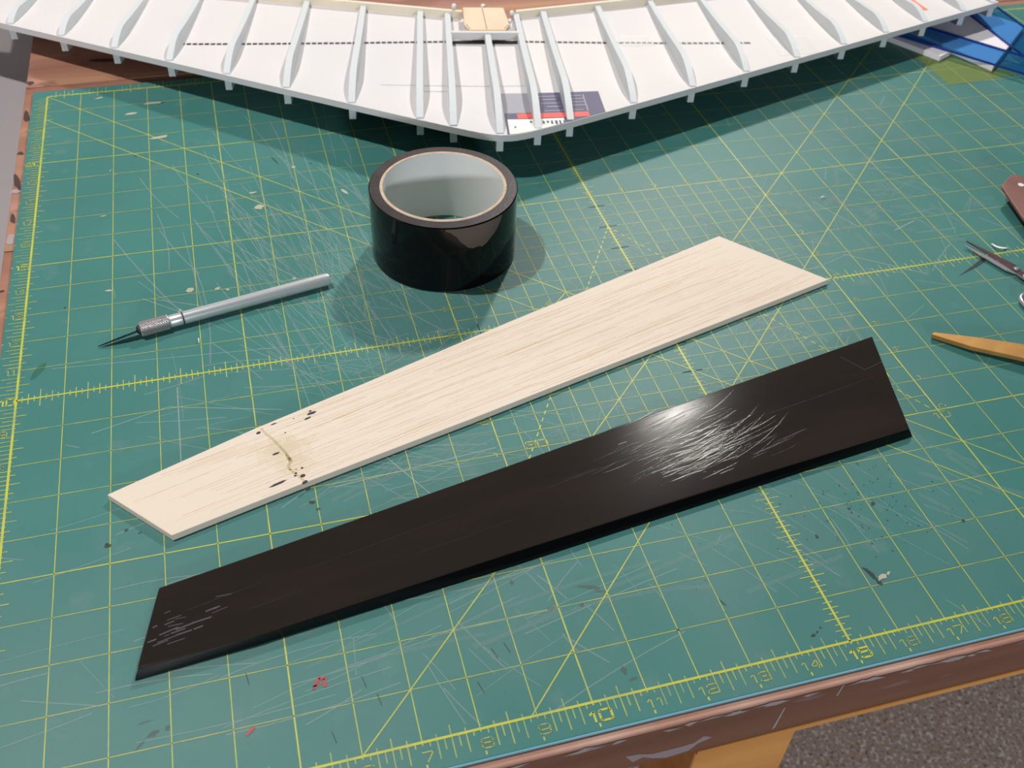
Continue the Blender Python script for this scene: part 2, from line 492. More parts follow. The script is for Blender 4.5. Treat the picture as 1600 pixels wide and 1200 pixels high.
for k in range(1, 24):
    text_mesh(str(k), -.19, k - .02, .24 if k % 5 else .28, N if k % 5 else NB, sx=.72, bold=0.0 if k % 5 else .016)
for k in range(1, 11):
    text_mesh(str(k), 10 + k + (.12 if k == 10 else 0), 15.14, .22, N)
    text_mesh(str(k), 10 + k, 4.84, .22 if k < 10 else .26, N)
for k in range(0, 10):
    text_mesh(str(k), 20.17, 5 + k + .08, .2, N)
    text_mesh(str(k), 9.84, 5 + k, .2 if k != 5 else .25, N)
text_mesh('30', 10.78, 6.10, .26, NB, bold=.008)
text_mesh('60', 19.25, 6.35, .26, NB, bold=.008)
text_mesh('45', 12.35, 10.55, .22, N, rot=.6)
kind(V.build('printed_grid_bold', M_print, cm, flat=True), 'stuff')
kind(H.build('printed_grid_fine', M_print_dull, cm, flat=True), 'stuff')
kind(F.build('printed_ruler_ticks', M_print_dull, cm, flat=True), 'stuff')
kind(N.build('printed_numbers', M_print_dull, cm, flat=True), 'stuff')
kind(NB.build('printed_bold_numbers', M_print, cm, flat=True), 'stuff')

# knife scratches
S1, S2 = MB(), MB()
def scratches(mb, cx, cy, sx, sy, ang, asd, l0, l1, n, wd):
    for _ in range(n):
        x, y = random.gauss(cx, sx), random.gauss(cy, sy)
        a = math.radians(random.gauss(ang, asd))
        L = random.uniform(l0, l1)
        bend = random.gauss(0, .04)
        p = Vector((x, y)) - Vector((math.cos(a), math.sin(a))) * L / 2
        segs = 4
        ww = wd * random.uniform(.6, 1.5)
        for k in range(segs):
            q = p + Vector((math.cos(a), math.sin(a))) * L / segs
            if -.3 < p.x < 36 and -.4 < p.y < 24 and -.3 < q.x < 36 and -.4 < q.y < 24:
                mb.strip(p, q, ww, ZP + .003)
            p = q
            a += bend
scratches(S1, 6.6, 14.6, 1.7, 2.2, -74, 7, 1.2, 4.5, 110, .022)
scratches(S1, 7.6, 11.8, 1.5, 1.5, -66, 14, .8, 3, 60, .022)
scratches(S1, 8.2, 9.7, 1.3, .5, -20, 30, .6, 2, 26, .02)
scratches(S1, 7.2, 6.2, 2.2, .5, 8, 22, .6, 2.4, 46, .022)
scratches(S1, 4.3, 8.3, 1.5, .7, -6, 20, .8, 2.4, 18, .02)
scratches(S1, 21, 12, 2.2, 2, -10, 60, .4, 1.6, 40, .03)
scratches(S1, 16, 12.6, 3, 1, -70, 10, .6, 1.8, 30, .022)
scratches(S1, 13.2, 6.4, 2, .5, -30, 30, .5, 1.6, 24, .02)
scratches(S1, 17.5, 8.6, 1.5, .6, 40, 40, .5, 1.4, 24, .022)
scratches(S1, 15.6, 2.4, 2.2, .9, -58, 12, .4, 1.6, 34, .018)
scratches(S1, 8, 2.2, 2.4, .8, 8, 10, 1, 3.4, 26, .02)
scratches(S1, 8.4, 1.8, 1.6, .9, -62, 8, .4, 1.4, 14, .02)
scratches(S1, 2.2, 3.6, 1.5, 1.5, 9, 4, 1, 3, 9, .02)
scratches(S1, 10, 12, 8, 8, -40, 50, .3, 1.4, 70, .018)
scratches(S1, 26, 15, 3, 3, -60, 30, .3, 1.2, 30, .03)
for (p, q, wd) in [((3.41, 9.65), (3.40, 7.33), .028), ((5.2, 14.6), (7.4, 11.9), .02), ((2.9, 13.0), (4.6, 12.2), .02),
                   ((2.7, 13.05), (3.6, 12.3), .02), ((.7, 10.9), (6.8, 10.4), .015), ((1.6, 8.6), (3.2, 9.05), .02), ((3.2, 9.05), (5.6, 8.4), .02), ((6.4, 5.9), (9.9, 6.2), .025), ((7.5, 6.6), (8.3, 5.2), .025),
                   ((20.8, 10.9), (22.6, 9.6), .03), ((22.8, 11.6), (23.6, 11.9), .04), ((21.2, 13.4), (21.9, 11.9), .03), ((18.4, 11.0), (19.6, 11.2), .025)]:
    S2.strip(p, q, wd, ZP + .0032)
for _ in range(60):   # pale flecks
    x, y = random.choice([(random.gauss(15.6, .5), random.gauss(12.3, .4)), (random.gauss(12.9, .3), random.gauss(12.9, .3)), (random.uniform(.5, 30), random.uniform(.3, 22))])
    S2.blob(x, y, random.uniform(.012, .05), random.uniform(.01, .03), random.uniform(0, 3), ZP + .0034)
M_smudge = see_through(mat('dust_smudge', rgb(190, 190, 184), 0.8), 0.065, (1, 1, 1, 1))
S3 = MB()
for (cx, cy, sx, sy, ang, asd, l0, l1, n, wd) in [(21.6, 12.6, 1.2, 1.0, -70, 30, .5, 1.6, 26, .10), (23.6, 12.6, 1.0, 1.0, -40, 50, .4, 1.2, 20, .10), (16.6, 12.8, 1.6, .7, -70, 10, .6, 1.8, 22, .09), (24.5, 15.3, 1, 1, -60, 40, .3, .9, 10, .10), (17.6, 8.8, .9, .5, 35, 40, .4, 1.2, 18, .09), (14, 6.8, 1.5, .4, -20, 30, .4, 1.2, 14, .07), (7.5, 6.2, 2, .4, 8, 15, .8, 2.2, 16, .07), (6.8, 14, 1.4, 2, -74, 6, 1.5, 4, 18, .06), (18.5, 3.2, 1.5, 1, -55, 20, .5, 1.6, 14, .09), (8.5, 2.6, 2.5, .6, 9, 6, 1.5, 4, 10, .07)]:
    scratches(S3, cx, cy, sx, sy, ang, asd, l0, l1, n, wd)
kind(S3.build('dust_smudges', M_smudge, cm, flat=True), 'stuff')
kind(S1.build('scratches', M_scratch, cm, flat=True), 'stuff')
kind(S2.build('deep_scratches', M_scratch2, cm, flat=True), 'stuff')
# stains and dark streaks
ST, SB, SG = MB(), MB(), MB()
for (x, y, rx, ry, r) in [(1.95, 5.45, .06, .07, 0), (2.3, 5.75, .05, .03, .3), (2.55, 5.62, .04, .02, .3), (2.62, 19.85, .035, .04, 0), (4.3, 18.5, .035, .04, 0), (3.4, 22.9, .12, .03, .2), (.9, 13.1, .03, .03, 0),
                          (16.15, 1.25, .045, .20, .35), (16.2, 1.05, .05, .08, .3), (5.9, 5.6, .07, .05, 0), (6.0, 5.4, .05, .03, 0), (15.55, 2.35, .03, .05, 0), (16.55, 2.85, .05, .03, 0), (6.5, 18.8, .02, .22, .35), (7.5, 18.4, .025, .03, 0),
                          (17.1, 2.85, .06, .05, .4), (18.7, 2.0, .05, .05, 0), (14.4, .28, .06, .025, .3), (14.6, .4, .03, .02, 0), (14.5, .33, .03, .02, .5), (12.0, 1.0, .03, .03, 0), (13.05, 1.35, .02, .10, .4), (21.4, 2.7, .03, .12, .6)]:
    ST.blob(x, y, rx, ry, r, ZP + .0042)
ST.add([(24.58, 9.80, ZP + .0042), (24.50, 9.92, ZP + .0042), (24.0, 9.66, ZP + .0042), (23.35, 9.33, ZP + .0042), (24.05, 9.56, ZP + .0042)], [(0, 1, 2, 3, 4)])  # thin tapered dark streak beside the scissors
for _ in range(70):
    x, y = random.gauss(16.9, .7), random.gauss(2.9, .5)
    ST.blob(x, y, random.uniform(.008, .028), random.uniform(.008, .022), random.uniform(0, 3), ZP + .0042, n=6)
for _ in range(90):
    x, y = random.uniform(12, 24), random.uniform(.6, 8)
    ST.blob(x, y, random.uniform(.006, .016), random.uniform(.006, .016), 0, ZP + .0042, n=6)
for (x, y, ang) in [(6.25, 1.35, 1.75), (6.45, .95, 1.75), (8.2, .75, 1.85), (8.85, 1.4, 1.85), (8.6, 1.35, 1.85), (4.3, 1.9, 1.7), (5.6, .45, 1.8)]:
    d = Vector((math.cos(ang), math.sin(ang))) * .12
    ST.strip(Vector((x, y)) - d, Vector((x, y)) + d, .014, ZP + .0042)
for (x, y, rx, ry, r) in [(10.7, 2.3, .26, .05, -.35), (10.9, 2.15, .12, .03, -.2), (10.45, 1.95, .05, .04, 0), (9.85, 2.0, .10, .03, 0), (2.7, 1.25, .10, .06, .2), (2.95, 1.3, .04, .05, 0), (2.5, 1.1, .1, .02, .8), (2.6, 1.5, .12, .015, .1), (10.75, .45, .05, .09, .2), (10.85, .25, .08, .03, .1), (9.3, 2.75, .05, .05, 0)]:
    SB.blob(x, y, rx, ry, r, ZP + .0040)
for (x, y, rx, ry, r) in [(5.85, 16.45, .12, .10, .2), (8.25, 16.7, .05, .16, .5), (3.85, 13.15, .10, .10, 0), (4.5, 13.05, .06, .05, .4), (4.75, 12.95, .04, .04, 0), (7.0, 18.3, .07, .05, 0), (5.75, 17.2, .1, .05, .2), (1.55, 23.6, .12, .05, .2), (3.15, 22.95, .26, .07, 0), (2.5, 22.4, .18, .07, .1), (3.3, 20.8, .25, .08, .1), (6.4, 13.05, .05, .04, .2), (1.9, 13.55, .08, .05, 0), (1.75, 16.9, .09, .02, .1), (16.35, 1.15, .14, .05, .35), (16.5, 1.2, .07, .03, .5)]:
    SG.blob(x, y, rx, ry, r, ZP + .0046)
kind(ST.build('dark_stains_streaks', M_stain_mark, cm, flat=True), 'stuff')
kind(SB.build('brown_stains', M_stain_b, cm, flat=True), 'stuff')
kind(SG.build('glue_spots', M_glue, cm, flat=True), 'stuff')
RM = MB()
for (a, b, wd) in [((5.38, 1.42), (5.50, 1.62), .055), ((5.50, 1.62), (5.60, 1.58), .06), ((5.60, 1.58), (5.58, 1.42), .06), ((5.38, 1.47), (5.55, 1.50), .03), ((4.20, .84), (4.34, .97), .05)]:
    RM.strip(a, b, wd, ZP + .0048)
kind(RM.build('red_ink_marks', M_red, cm, flat=True), 'stuff')
GM = MB()
GM.blob(.42, 10.9, .09, .3, -.5, ZP + .0044, n=12, rnd=.12)
GM.build('green_ink_smear', M_green_ink, cm, flat=True)

# ------------------------------------------------------------------ balsa panel
bal = thing('balsa_panel', 10.8, 8.6, ZP + .002, 'pale balsa wood control surface, bare and tapered, with ink marks and a glue joint', 'balsa panel')
ZB, TB = 0.010, 0.15
top_r = [(1.97, 6.63), (4.97, 7.80), (7.49, 8.67), (11.31, 10.04), (17.72, 12.22)]
top_f = [(19.74, 9.80), (17.72, 9.24), (12.18, 7.74), (9.54, 7.01), (5.80, 6.02), (3.17, 5.28)]
poly = top_r + top_f
bot = [(x, y + (-.015)) for x, y in poly]
board = MB().prism([(x, y, ZB) for x, y in bot], [(x, y, ZB + TB) for x, y in poly]).build('board', M_balsa, bal, bevel=0.012)
# grain streaks (fine fibres lying in the surface)
gd = Vector((17.0, 5.1)).normalized()
G1 = MB()
def inside(x, y, m=.06):
    yr = None
    for (a, b) in zip(top_r, top_r[1:]):
        if a[0] <= x <= b[0]:
            yr = a[1] + (b[1] - a[1]) * (x - a[0]) / (b[0] - a[0])
    if x > 17.72:
        yr = 12.22 + (x - 17.72) * (9.80 - 12.22) / (19.74 - 17.72)
    if x < 3.17:
        yf = 6.63 + (x - 1.97) * (5.28 - 6.63) / (3.17 - 1.97)
    else:
        yf = 5.28 + (x - 3.17) * (9.80 - 5.28) / (19.74 - 3.17)
    return yr is not None and yf + m < y < yr - m
cnt = 0
while cnt < 420:
    x, y = random.uniform(2, 19.6), random.uniform(5.3, 12.2)
    L = random.uniform(.4, 2.8)
    a = Vector((x, y))
    b = a + gd * L + Vector((0, random.gauss(0, .02)))
    if inside(*a) and inside(*b):
        G1.strip(a, b, random.uniform(.004, .012), ZB + TB + .0016)
        cnt += 1
M_grain = see_through(mat('balsa_grain', rgb(214, 156, 104), 0.7), 0.26, (1, 1, 1, 1))
kind(G1.build('grain_streaks', M_grain, board, flat=True), 'stuff')
zk = ZB + TB + .003
def px_line(mb, pts, wd, z):
    for a, b in zip(pts, pts[1:]):
        mb.strip(a, b, wd, z)
GL = MB()
jl = [(5.10, 7.78), (5.18, 7.6), (5.30, 7.42), (5.45, 7.12), (5.55, 6.90), (5.60, 6.68), (5.54, 6.52), (5.62, 6.36), (5.76, 6.16), (5.84, 6.04)]
px_line(GL, jl, .06, zk)
GL.blob(5.58, 6.78, .05, .12, .3, zk)
GL.build('glue_line', M_gluelin, bal, flat=True)
GS = MB()
GS.blob(5.55, 7.2, .45, .28, .3, zk - .001, n=14)
GS.blob(5.75, 6.5, .35, .3, .3, zk - .001, n=14)
GS.blob(5.6, 6.9, .6, .5, .3, zk - .0006, n=16)
GS.blob(5.5, 7.0, .3, .45, .3, zk - .0003, n=16)
GS.build('glue_stain', M_gluestain, bal, flat=True)
def ink(a, b, wd):
    a, b = Vector(a), Vector(b)
    d = (b - a)
    n = Vector((-d.y, d.x)).normalized() * wd * .85
    m = MB().add([(q.x, q.y, zk + .001) for q in (a, a + d * .3 + n, a + d * .8 + n * .8, b, a + d * .7 - n, a + d * .2 - n * .8)], [(0, 1, 2, 3, 4, 5)])
    m.build('ink_mark', M_ink, bal, flat=True)
for a, b, wd in [((6.022, 7.811), (6.186, 7.882), 0.03), ((6.092, 7.954), (6.325, 8.015), 0.04), ((6.155, 8.045), (6.219, 8.061), 0.03), ((4.985, 7.629), (5.089, 7.672), 0.04), ((5.306, 7.822), (5.446, 7.862), 0.02), ((5.251, 6.935), (5.421, 6.988), 0.03), ((5.098, 6.056), (5.481, 6.189), 0.035), ((5.742, 6.202), (5.861, 6.236), 0.05), ((5.758, 5.99), (5.882, 6.07), 0.05), ((5.786, 6.426), (5.841, 6.449), 0.03), ((5.642, 6.316), (5.702, 6.324), 0.03), ((5.621, 6.249), (5.684, 6.256), 0.025), ((5.68, 6.419), (5.695, 6.434), 0.02), ((5.58, 6.75), (5.603, 6.772), 0.025), ((5.558, 6.439), (5.58, 6.461), 0.02), ((5.578, 7.513), (5.602, 7.541), 0.02), ((5.80, 7.90), (5.82, 7.916), 0.02)]:
    ink(a, b, wd)

# ------------------------------------------------------------------ black tape-covered panel
blk = thing('black_panel', 10.8, 4.8, ZP + .002, 'tapered control surface covered in glossy black tape, in front of the balsa one', 'tape-covered panel')
ZK = .010
kr = [(2.90, 4.12), (4.71, 4.47), (10.07, 5.55), (15.57, 6.70), (19.71, 7.54)]
kf = [(18.86, 4.44), (15.22, 4.00), (9.43, 3.24), (4.54, 2.57), (2.52, 2.42)]
kb = [(18.95, 4.38), (15.21, 3.88), (9.41, 3.10), (4.50, 2.53), (2.43, 2.33)]
kt = [.20, .22, .24, .22, .21]
tops = [(x, y, ZK + .12) for x, y in kr] + [(x, y, ZK + t) for (x, y), t in zip(kf, kt)]
bots = [(x, y, ZK) for x, y in kr] + [(x, y, ZK) for x, y in kb]
kfr, kbr, ktr = kf[::-1], kb[::-1], kt[::-1]
st_v, st_f = [], []
NS, NC = 24, 8
def pl_at(poly, s):
    f = s * (len(poly) - 1)
    i = min(int(f), len(poly) - 2)
    return [a + (b - a) * (f - i) for a, b in zip(poly[i], poly[i + 1])]
for i in range(NS + 1):
    s = i / NS
    r, f, b_, h = pl_at(kr, s), pl_at(kfr, s), pl_at(kbr, s), pl_at([(q,) for q in ktr], s)[0]
    ring = [(b_[0], b_[1], ZK), (b_[0] * .6 + f[0] * .4, b_[1] * .6 + f[1] * .4 - .004, ZK + h * .5), (f[0], f[1] - .002, ZK + h - .022), (f[0], f[1] + .004, ZK + h - .006), (f[0], f[1] + .014, ZK + h), (f[0], f[1] + .03, ZK + h - .0006)]
    for k in range(1, NC):
        t = k / NC
        ring.append((f[0] + (r[0] - f[0]) * t, f[1] + (r[1] - f[1]) * t, ZK + h + (.12 - h) * t))
    ring += [(r[0], r[1] - .04, ZK + .1205), (r[0], r[1] - .02, ZK + .12), (r[0], r[1], ZK + .105), (r[0], r[1], ZK)]
    NR = len(ring)
    st_v += ring
for i in range(NS):
    for k in range(NR):
        st_f.append((i * NR + k, i * NR + (k + 1) % NR, (i + 1) * NR + (k + 1) % NR, (i + 1) * NR + k))
st_f += [tuple(range(NR)), tuple(NS * NR + k for k in range(NR))]
sheet = MB().add(st_v, st_f).build('taped_board', M_black, blk, smooth=True)
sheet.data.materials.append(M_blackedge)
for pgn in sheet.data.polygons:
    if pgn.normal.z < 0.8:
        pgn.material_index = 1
def top_z(x, y):
    yr = 3.45 + .205 * x
    f = 2.06 + .127 * x
    for (a, b) in zip(kr, kr[1:]):
        if a[0] <= x <= b[0]:
            yr = a[1] + (b[1] - a[1]) * (x - a[0]) / (b[0] - a[0])
    kk = kf[::-1]
    tt = kt[::-1]
    h = .22
    for i in range(4):
        if kk[i][0] <= x <= kk[i + 1][0]:
            s = (x - kk[i][0]) / (kk[i + 1][0] - kk[i][0])
            f = kk[i][1] + (kk[i + 1][1] - kk[i][1]) * s
            h = tt[i] + (tt[i + 1] - tt[i]) * s
    s = max(0, min(1, (y - f) / (yr - f)))
    return ZK + h + (.12 - h) * s
M_scuff_glint = see_through(mat('tape_scuff_glint', rgb(150, 142, 150), 0.35, spec=0.8), 0.22, (1, 1, 1, 1))
RG, SC = MB(), MB()
def ridge(x, y, ang, L, bend, wd, hgt):
    n = 8
    p = Vector((x, y))
    a = math.radians(ang)
    pts = []
    for k in range(n + 1):
        pts.append((p.copy(), a))
        p = p + Vector((math.cos(a), math.sin(a))) * L / n
        a += bend / n
    vs, fs = [], []
    for k, (q, aa) in enumerate(pts):
        tp = math.sin(math.pi * k / n) ** .6
        nn = Vector((-math.sin(aa), math.cos(aa)))
        for j, (off, hh) in enumerate(((-1, -.02), (-.5, .7), (0, 1), (.5, .7), (1, -.02))):
            c = q + nn * off * wd * .5 * max(tp, .1)
            vs.append((c.x, c.y, top_z(c.x, c.y) + hgt * hh * tp + .001))
    for k in range(n):
        for j in range(4):
            fs.append((k * 5 + j, k * 5 + j + 1, (k + 1) * 5 + j + 1, (k + 1) * 5 + j))
    RG.add(vs, fs)
for _ in range(330):
    x, y = random.gauss(13.6, .8), random.gauss(5.1, .45)
    if y > 3.2 + .22 * x + .2 or y < 2.35 + .127 * x:
        continue
    ridge(x, y, random.gauss(13, 5), random.uniform(.3, 1.3), random.uniform(.0, .35), random.uniform(.006, .022), random.uniform(.0008, .0026))
for (x, y, a, L, b) in [(13.9, 4.75, 12, 2.3, .5), (14.0, 5.0, 14, 2.2, .5), (14.6, 4.5, 20, 2.2, .4), (13.2, 4.45, 10, 1.8, .3), (12.6, 5.2, 8, 2.4, .35), (13.2, 5.5, 12, 2.4, .4)]:
    ridge(x, y, a, L, b, .026, .003)
for (x, y, a, L) in [(3.3, 3.45, 12, 1.6), (5.0, 3.75, 11, 4), (10, 4.6, 11, 4), (15.8, 5.6, 10, 3.5), (4.4, 3.2, 9, 1.2), (7, 3.6, 9, 3)]:
    ridge(x, y, a, L, .02, .012, .0012)
M_wr = mat('tape_wrinkles', rgb(42, 37, 36), 0.22, spec=0.32)
kind(RG.build('tape_wrinkles', M_wr, sheet, smooth='all', flat=True), 'stuff')
for _ in range(46):
    x, y = random.choice([(random.gauss(2.95, .16), random.gauss(3.1, .2)), (random.gauss(3.5, .3), random.gauss(3.3, .2)), (random.gauss(14.0, .7), random.gauss(5.2, .4)), (random.gauss(13.2, .3), random.gauss(4.45, .1))])  # scuffs at the left end; the mid-panel strips are painted lamp glints
    L = random.uniform(.05, .35)
    a = random.gauss(.2, .1)
    z = top_z(x, y) + .005
    SC.strip((x, y), (x + L * math.cos(a), y + L * math.sin(a)), random.uniform(.01, .03), z)
kind(SC.build('tape_scuffs_glints', M_scuff_glint, sheet, flat=True), 'stuff')
for (a, b) in [((18.9, 6.45), (19.5, 6.62)), ((18.9, 6.45), (18.55, 7.0)), ((19.1, 5.3), (18.97, 4.7))]:
    MB().strip(a, b, .008, top_z(*a) + .012).build('tape_seam', M_scuff_glint, blk, flat=True)

# ------------------------------------------------------------------ roll of black tape
TX, TY, TR, TI, THT = 10.39, 13.49, 1.88, 1.60, 1.93
z0 = ZP + .006
tp = thing('tape_roll', TX, TY, z0, 'wide roll of glossy black packing tape standing on its side rim', 'tape roll')
MT = Matrix.Translation((TX, TY, z0))
MB().lathe([(TI, 0), (TR - .02, 0), (TR, .02), (TR, THT - .025), (TR - .02, THT), (TI, THT), (TI, 0)], 96, MT).build('winding', M_tape, tp, smooth=True)
MB().lathe([(TI + .002, THT + .001), (TR - .025, THT + .001), (TR - .025, THT - .004), (TI + .002, THT - .004), (TI + .002, THT + .001)], 96, MT).build('rim', M_taperim, tp, smooth=True)
core = MB().lathe([(TI - .075, .0), (TI - .001, .0), (TI - .001, THT + .012), (TI - .012, THT + .02), (TI - .065, THT + .02), (TI - .075, THT + .010), (TI - .075, 0)], 96, MT).build('cardboard_core', M_core, tp, smooth=True)
MB().lathe([(TI - .072, THT + .0215), (TI - .004, THT + .0215), (TI - .004, THT + .017), (TI - .072, THT + .017), (TI - .072, THT + .0215)], 96, MT).build('cut_rim', M_corerim, core, smooth=True)
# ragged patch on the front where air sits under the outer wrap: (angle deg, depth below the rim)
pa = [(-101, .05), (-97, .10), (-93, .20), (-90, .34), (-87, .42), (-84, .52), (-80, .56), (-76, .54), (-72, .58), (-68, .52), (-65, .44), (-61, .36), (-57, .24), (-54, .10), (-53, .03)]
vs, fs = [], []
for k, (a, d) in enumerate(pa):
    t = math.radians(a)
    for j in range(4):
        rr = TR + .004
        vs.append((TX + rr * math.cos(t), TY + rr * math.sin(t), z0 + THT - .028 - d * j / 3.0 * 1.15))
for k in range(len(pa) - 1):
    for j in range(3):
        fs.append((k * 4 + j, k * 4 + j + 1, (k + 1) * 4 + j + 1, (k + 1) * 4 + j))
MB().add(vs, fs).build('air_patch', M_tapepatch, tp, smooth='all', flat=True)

# ------------------------------------------------------------------ craft knife
KA = math.atan2(12.60 - 11.63, 7.23 - 2.65)
kn = thing('craft_knife', 4.9, 12.1, ZP + .004, 'silver aluminium craft knife with a knurled collar and dark pointed blade', 'craft knife')
KR = .155
KM = Matrix.Translation((2.65, 11.63, ZP + .012 + .175)) @ Matrix.Rotation(KA, 4, 'Z') @ Matrix.Rotation(math.pi / 2, 4, 'Y')
MB().lathe([(KR - .025, .70), (KR - .005, .74), (KR - .005, 1.0), (KR - .02, 1.015), (KR - .02, 1.035), (KR, 1.05), (KR, 4.62), (KR - .012, 4.68), (KR - .05, 4.685), (KR - .05, 4.60), (.001, 4.60)], 40, KM).build('handle', M_alu, kn, smooth=True)
MB().lathe([(KR - .016, 1.012), (KR - .012, 1.012), (KR - .012, 1.038), (KR - .016, 1.038), (KR - .016, 1.012)], 40, KM).build('groove', M_groove, kn, smooth=True)
prof_v, prof_f = [], []
nk, rk = 44, 26
for k in range(rk + 1):
    for i in range(nk):
        r = .172 + (.009 if (i + k) % 2 else -.007)
        if k in (0, rk):
            r = .155
        a = 2 * math.pi * (i + .5 * (k % 2) * 0) / nk
        prof_v.append(KM @ Vector((r * math.cos(a), r * math.sin(a), .02 + .68 * k / rk)))
for k in range(rk):
    for i in range(nk):
        prof_f.append((k * nk + i, k * nk + (i + 1) % nk, (k + 1) * nk + (i + 1) % nk, (k + 1) * nk + i))
prof_f.append(tuple(range(nk)))
prof_f.append(tuple(rk * nk + i for i in range(nk)))
col = MB().add(prof_v, prof_f).build('collar', M_knurl, kn)
pv, pf = [], []
for k in range(7):
    for j in range(4):
        a = math.radians(150 + 22 * j)          # towards the camera side
        sx = .30 + .05 * k
        rr = .180
        pv.append(KM @ Vector((rr * math.cos(a - 1.9), rr * math.sin(a - 1.9), sx + .02 * j)))
for k in range(6):
    for j in range(3):
        pf.append((k * 4 + j, k * 4 + j + 1, (k + 1) * 4 + j + 1, (k + 1) * 4 + j))
MB().add(pv, pf).build('pink_paint_smudge', M_pink, col, flat=True)
MB().lathe([(.06, -.06), (.10, -.03), (.115, .03), (.001, .03)], 24, KM).build('collet', M_groove, kn, smooth=True)
# blade: thin plate, tilted, pointed
BM = Matrix.Translation((2.65, 11.63, ZP + .012 + .155)) @ Matrix.Rotation(KA + math.pi, 4, 'Z') @ Matrix.Rotation(math.radians(8.5), 4, 'Y') @ Matrix.Rotation(math.radians(48), 4, 'X')
out = [(-.02, -.12), (.10, -.13), (.30, -.115), (.55, -.075), (.80, -.03), (.985, .02), (.60, .075), (.30, .11), (.08, .115), (-.02, .10)]
bl = MB().prism([BM @ Vector((x, y, -.012)) for x, y in out], [BM @ Vector((x, y, .012)) for x, y in out]).build('blade', M_blade, kn, bevel=.004)

# ------------------------------------------------------------------ foam wing
WA = math.radians(78.4)
AV, AU = Vector((math.cos(WA), math.sin(WA))), Vector((math.sin(WA), -math.cos(WA)))
WO = Vector((12.80, 16.27))
UT = 18.7
def vLE(u):
    s = math.sqrt(u * u + .30) - .36
    return (.525 if u < 0 else .548) * max(s, 0.0) + .03 + (.525 if u < 0 else .548) * .05
def vTE(u):
    return 9.36 + (.215 if u < 0 else .275) * abs(u)
def zb(u, v):
    t = max(0.0, min(1.0, (v - vLE(u)) / (vTE(u) - vLE(u))))
    a = 1.22 - (.034 if u < 0 else .016) * abs(u)
    b = .42 - .008 * abs(u)
    return a + (b - a) * t - .30 * t * (1 - t)
def W(u, v, z):
    q = WO + AU * u + AV * v
    return (q.x, q.y, z)
TS = .20
o_ = W(0, 5, 0)
wing = thing('foam_wing', o_[0], o_[1], .0, 'white foam model aircraft wing with open ribs, swept into a V behind the tape', 'model wing')
us = sorted(set([-UT, -16, -13, -10, -7, -4.5, -2.5, -1.6, -1.0, -.6, -.35, -.15, 0, .15, .35, .6, 1.0, 1.6, 2.5, 4.5, 7, 10, 13, 16, UT]))
NV = 14
vs, fs = [], []
for layer in (0, 1):
    for u in us:
        for k in range(NV + 1):
            v = vLE(u) + (vTE(u) - vLE(u)) * k / NV
            vs.append(W(u, v, zb(u, v) + TS * layer))
nn = len(us) * (NV + 1)
def ix(l, i, k):
    return l * nn + i * (NV + 1) + k
for i in range(len(us) - 1):
    for k in range(NV):
        fs.append((ix(1, i, k), ix(1, i + 1, k), ix(1, i + 1, k + 1), ix(1, i, k + 1)))
        fs.append((ix(0, i, k), ix(0, i, k + 1), ix(0, i + 1, k + 1), ix(0, i + 1, k)))
    fs.append((ix(0, i, 0), ix(0, i + 1, 0), ix(1, i + 1, 0), ix(1, i, 0)))
    fs.append((ix(0, i, NV), ix(1, i, NV), ix(1, i + 1, NV), ix(0, i + 1, NV)))
for i in (0, len(us) - 1):
    for k in range(NV):
        fs.append((ix(0, i, k), ix(1, i, k), ix(1, i, k + 1), ix(0, i, k + 1)))
skin = MB().add(vs, fs).build('skin_panel', M_foam, wing, smooth=True)
def rib_up(t):
    if t < .25:
        return .02 + .54 * math.sin(t / .25 * math.pi / 2)
    return .56 - .36 * ((t - .25) / .75)
ribs_u = [-17.9, -15.9, -14.0, -12.1, -10.2, -8.3, -6.4, -4.4, -2.4, -1.45, -.15, .95, 1.93, 3.95, 5.95, 7.9, 9.83, 11.72, 13.52, 15.25, 17.05, 18.5]
RW = .098
for u in ribs_u:
    centre = abs(u + .15) < .01
    v0, v1 = vLE(u) + .10, vTE(u) - .02
    if centre:
        v1 = 7.40
    up, dn = [], []
    n = 18
    for k in range(n + 1):
        t = k / n
        v = v0 + (v1 - v0) * t
        zs = zb(u, v)
        tt = (v - vLE(u)) / (vTE(u) - vLE(u))
        tip = 1.0 - .50 * abs(u) / UT
        up.append((v, zs + TS + rib_up(tt) * tip - (.0 if k else .02)))
        dd = .36 if tt < .6 else .36 + (tt - .6) * .3
        dn.append((v + (0.0 if k else 0.0), max(.012, zs - dd * (1 if centre else .9))))
    loop = up + dn[::-1]
    m = MB().prism([W(u - RW, v, z) for v, z in loop], [W(u + RW, v, z) for v, z in loop])
    m.build('rib', M_foamrib, wing)
# rear strips
for sgn in (-1, 1):
    st = [s for s in (.95, 3, 6, 9, 12, 15, UT)]
    b, t = [], []
    for s in st:
        u = sgn * s
        b.append(W(u, vTE(u) - .10, zb(u, vTE(u)) + .05))
    for s in st[::-1]:
        u = sgn * s
        b.append(W(u, vTE(u) + .02, zb(u, vTE(u)) + .05))
    t = [(x, y, z + .43) for x, y, z in b]
    MB().prism(b, t).build('trailing_strip', M_te, wing)
def bar(u0, u1, v, wd, zlo, zhi, n=1):
    m = MB()
    for k in range(n):
        a, c = u0 + (u1 - u0) * k / n, u0 + (u1 - u0) * (k + 1) / n
        va, vc = v(a), v(c)
        za, zc = zb(a, va) + TS, zb(c, vc) + TS
        m.prism([W(a, va - wd / 2, za + zlo), W(c, vc - wd / 2, zc + zlo), W(c, vc + wd / 2, zc + zlo), W(a, va + wd / 2, za + zlo)],
                [W(a, va - wd / 2, za + zhi), W(c, vc - wd / 2, zc + zhi), W(c, vc + wd / 2, zc + zhi), W(a, va + wd / 2, za + zhi)])
    return m
sv = lambda u: 7.52 - .065 * abs(u)
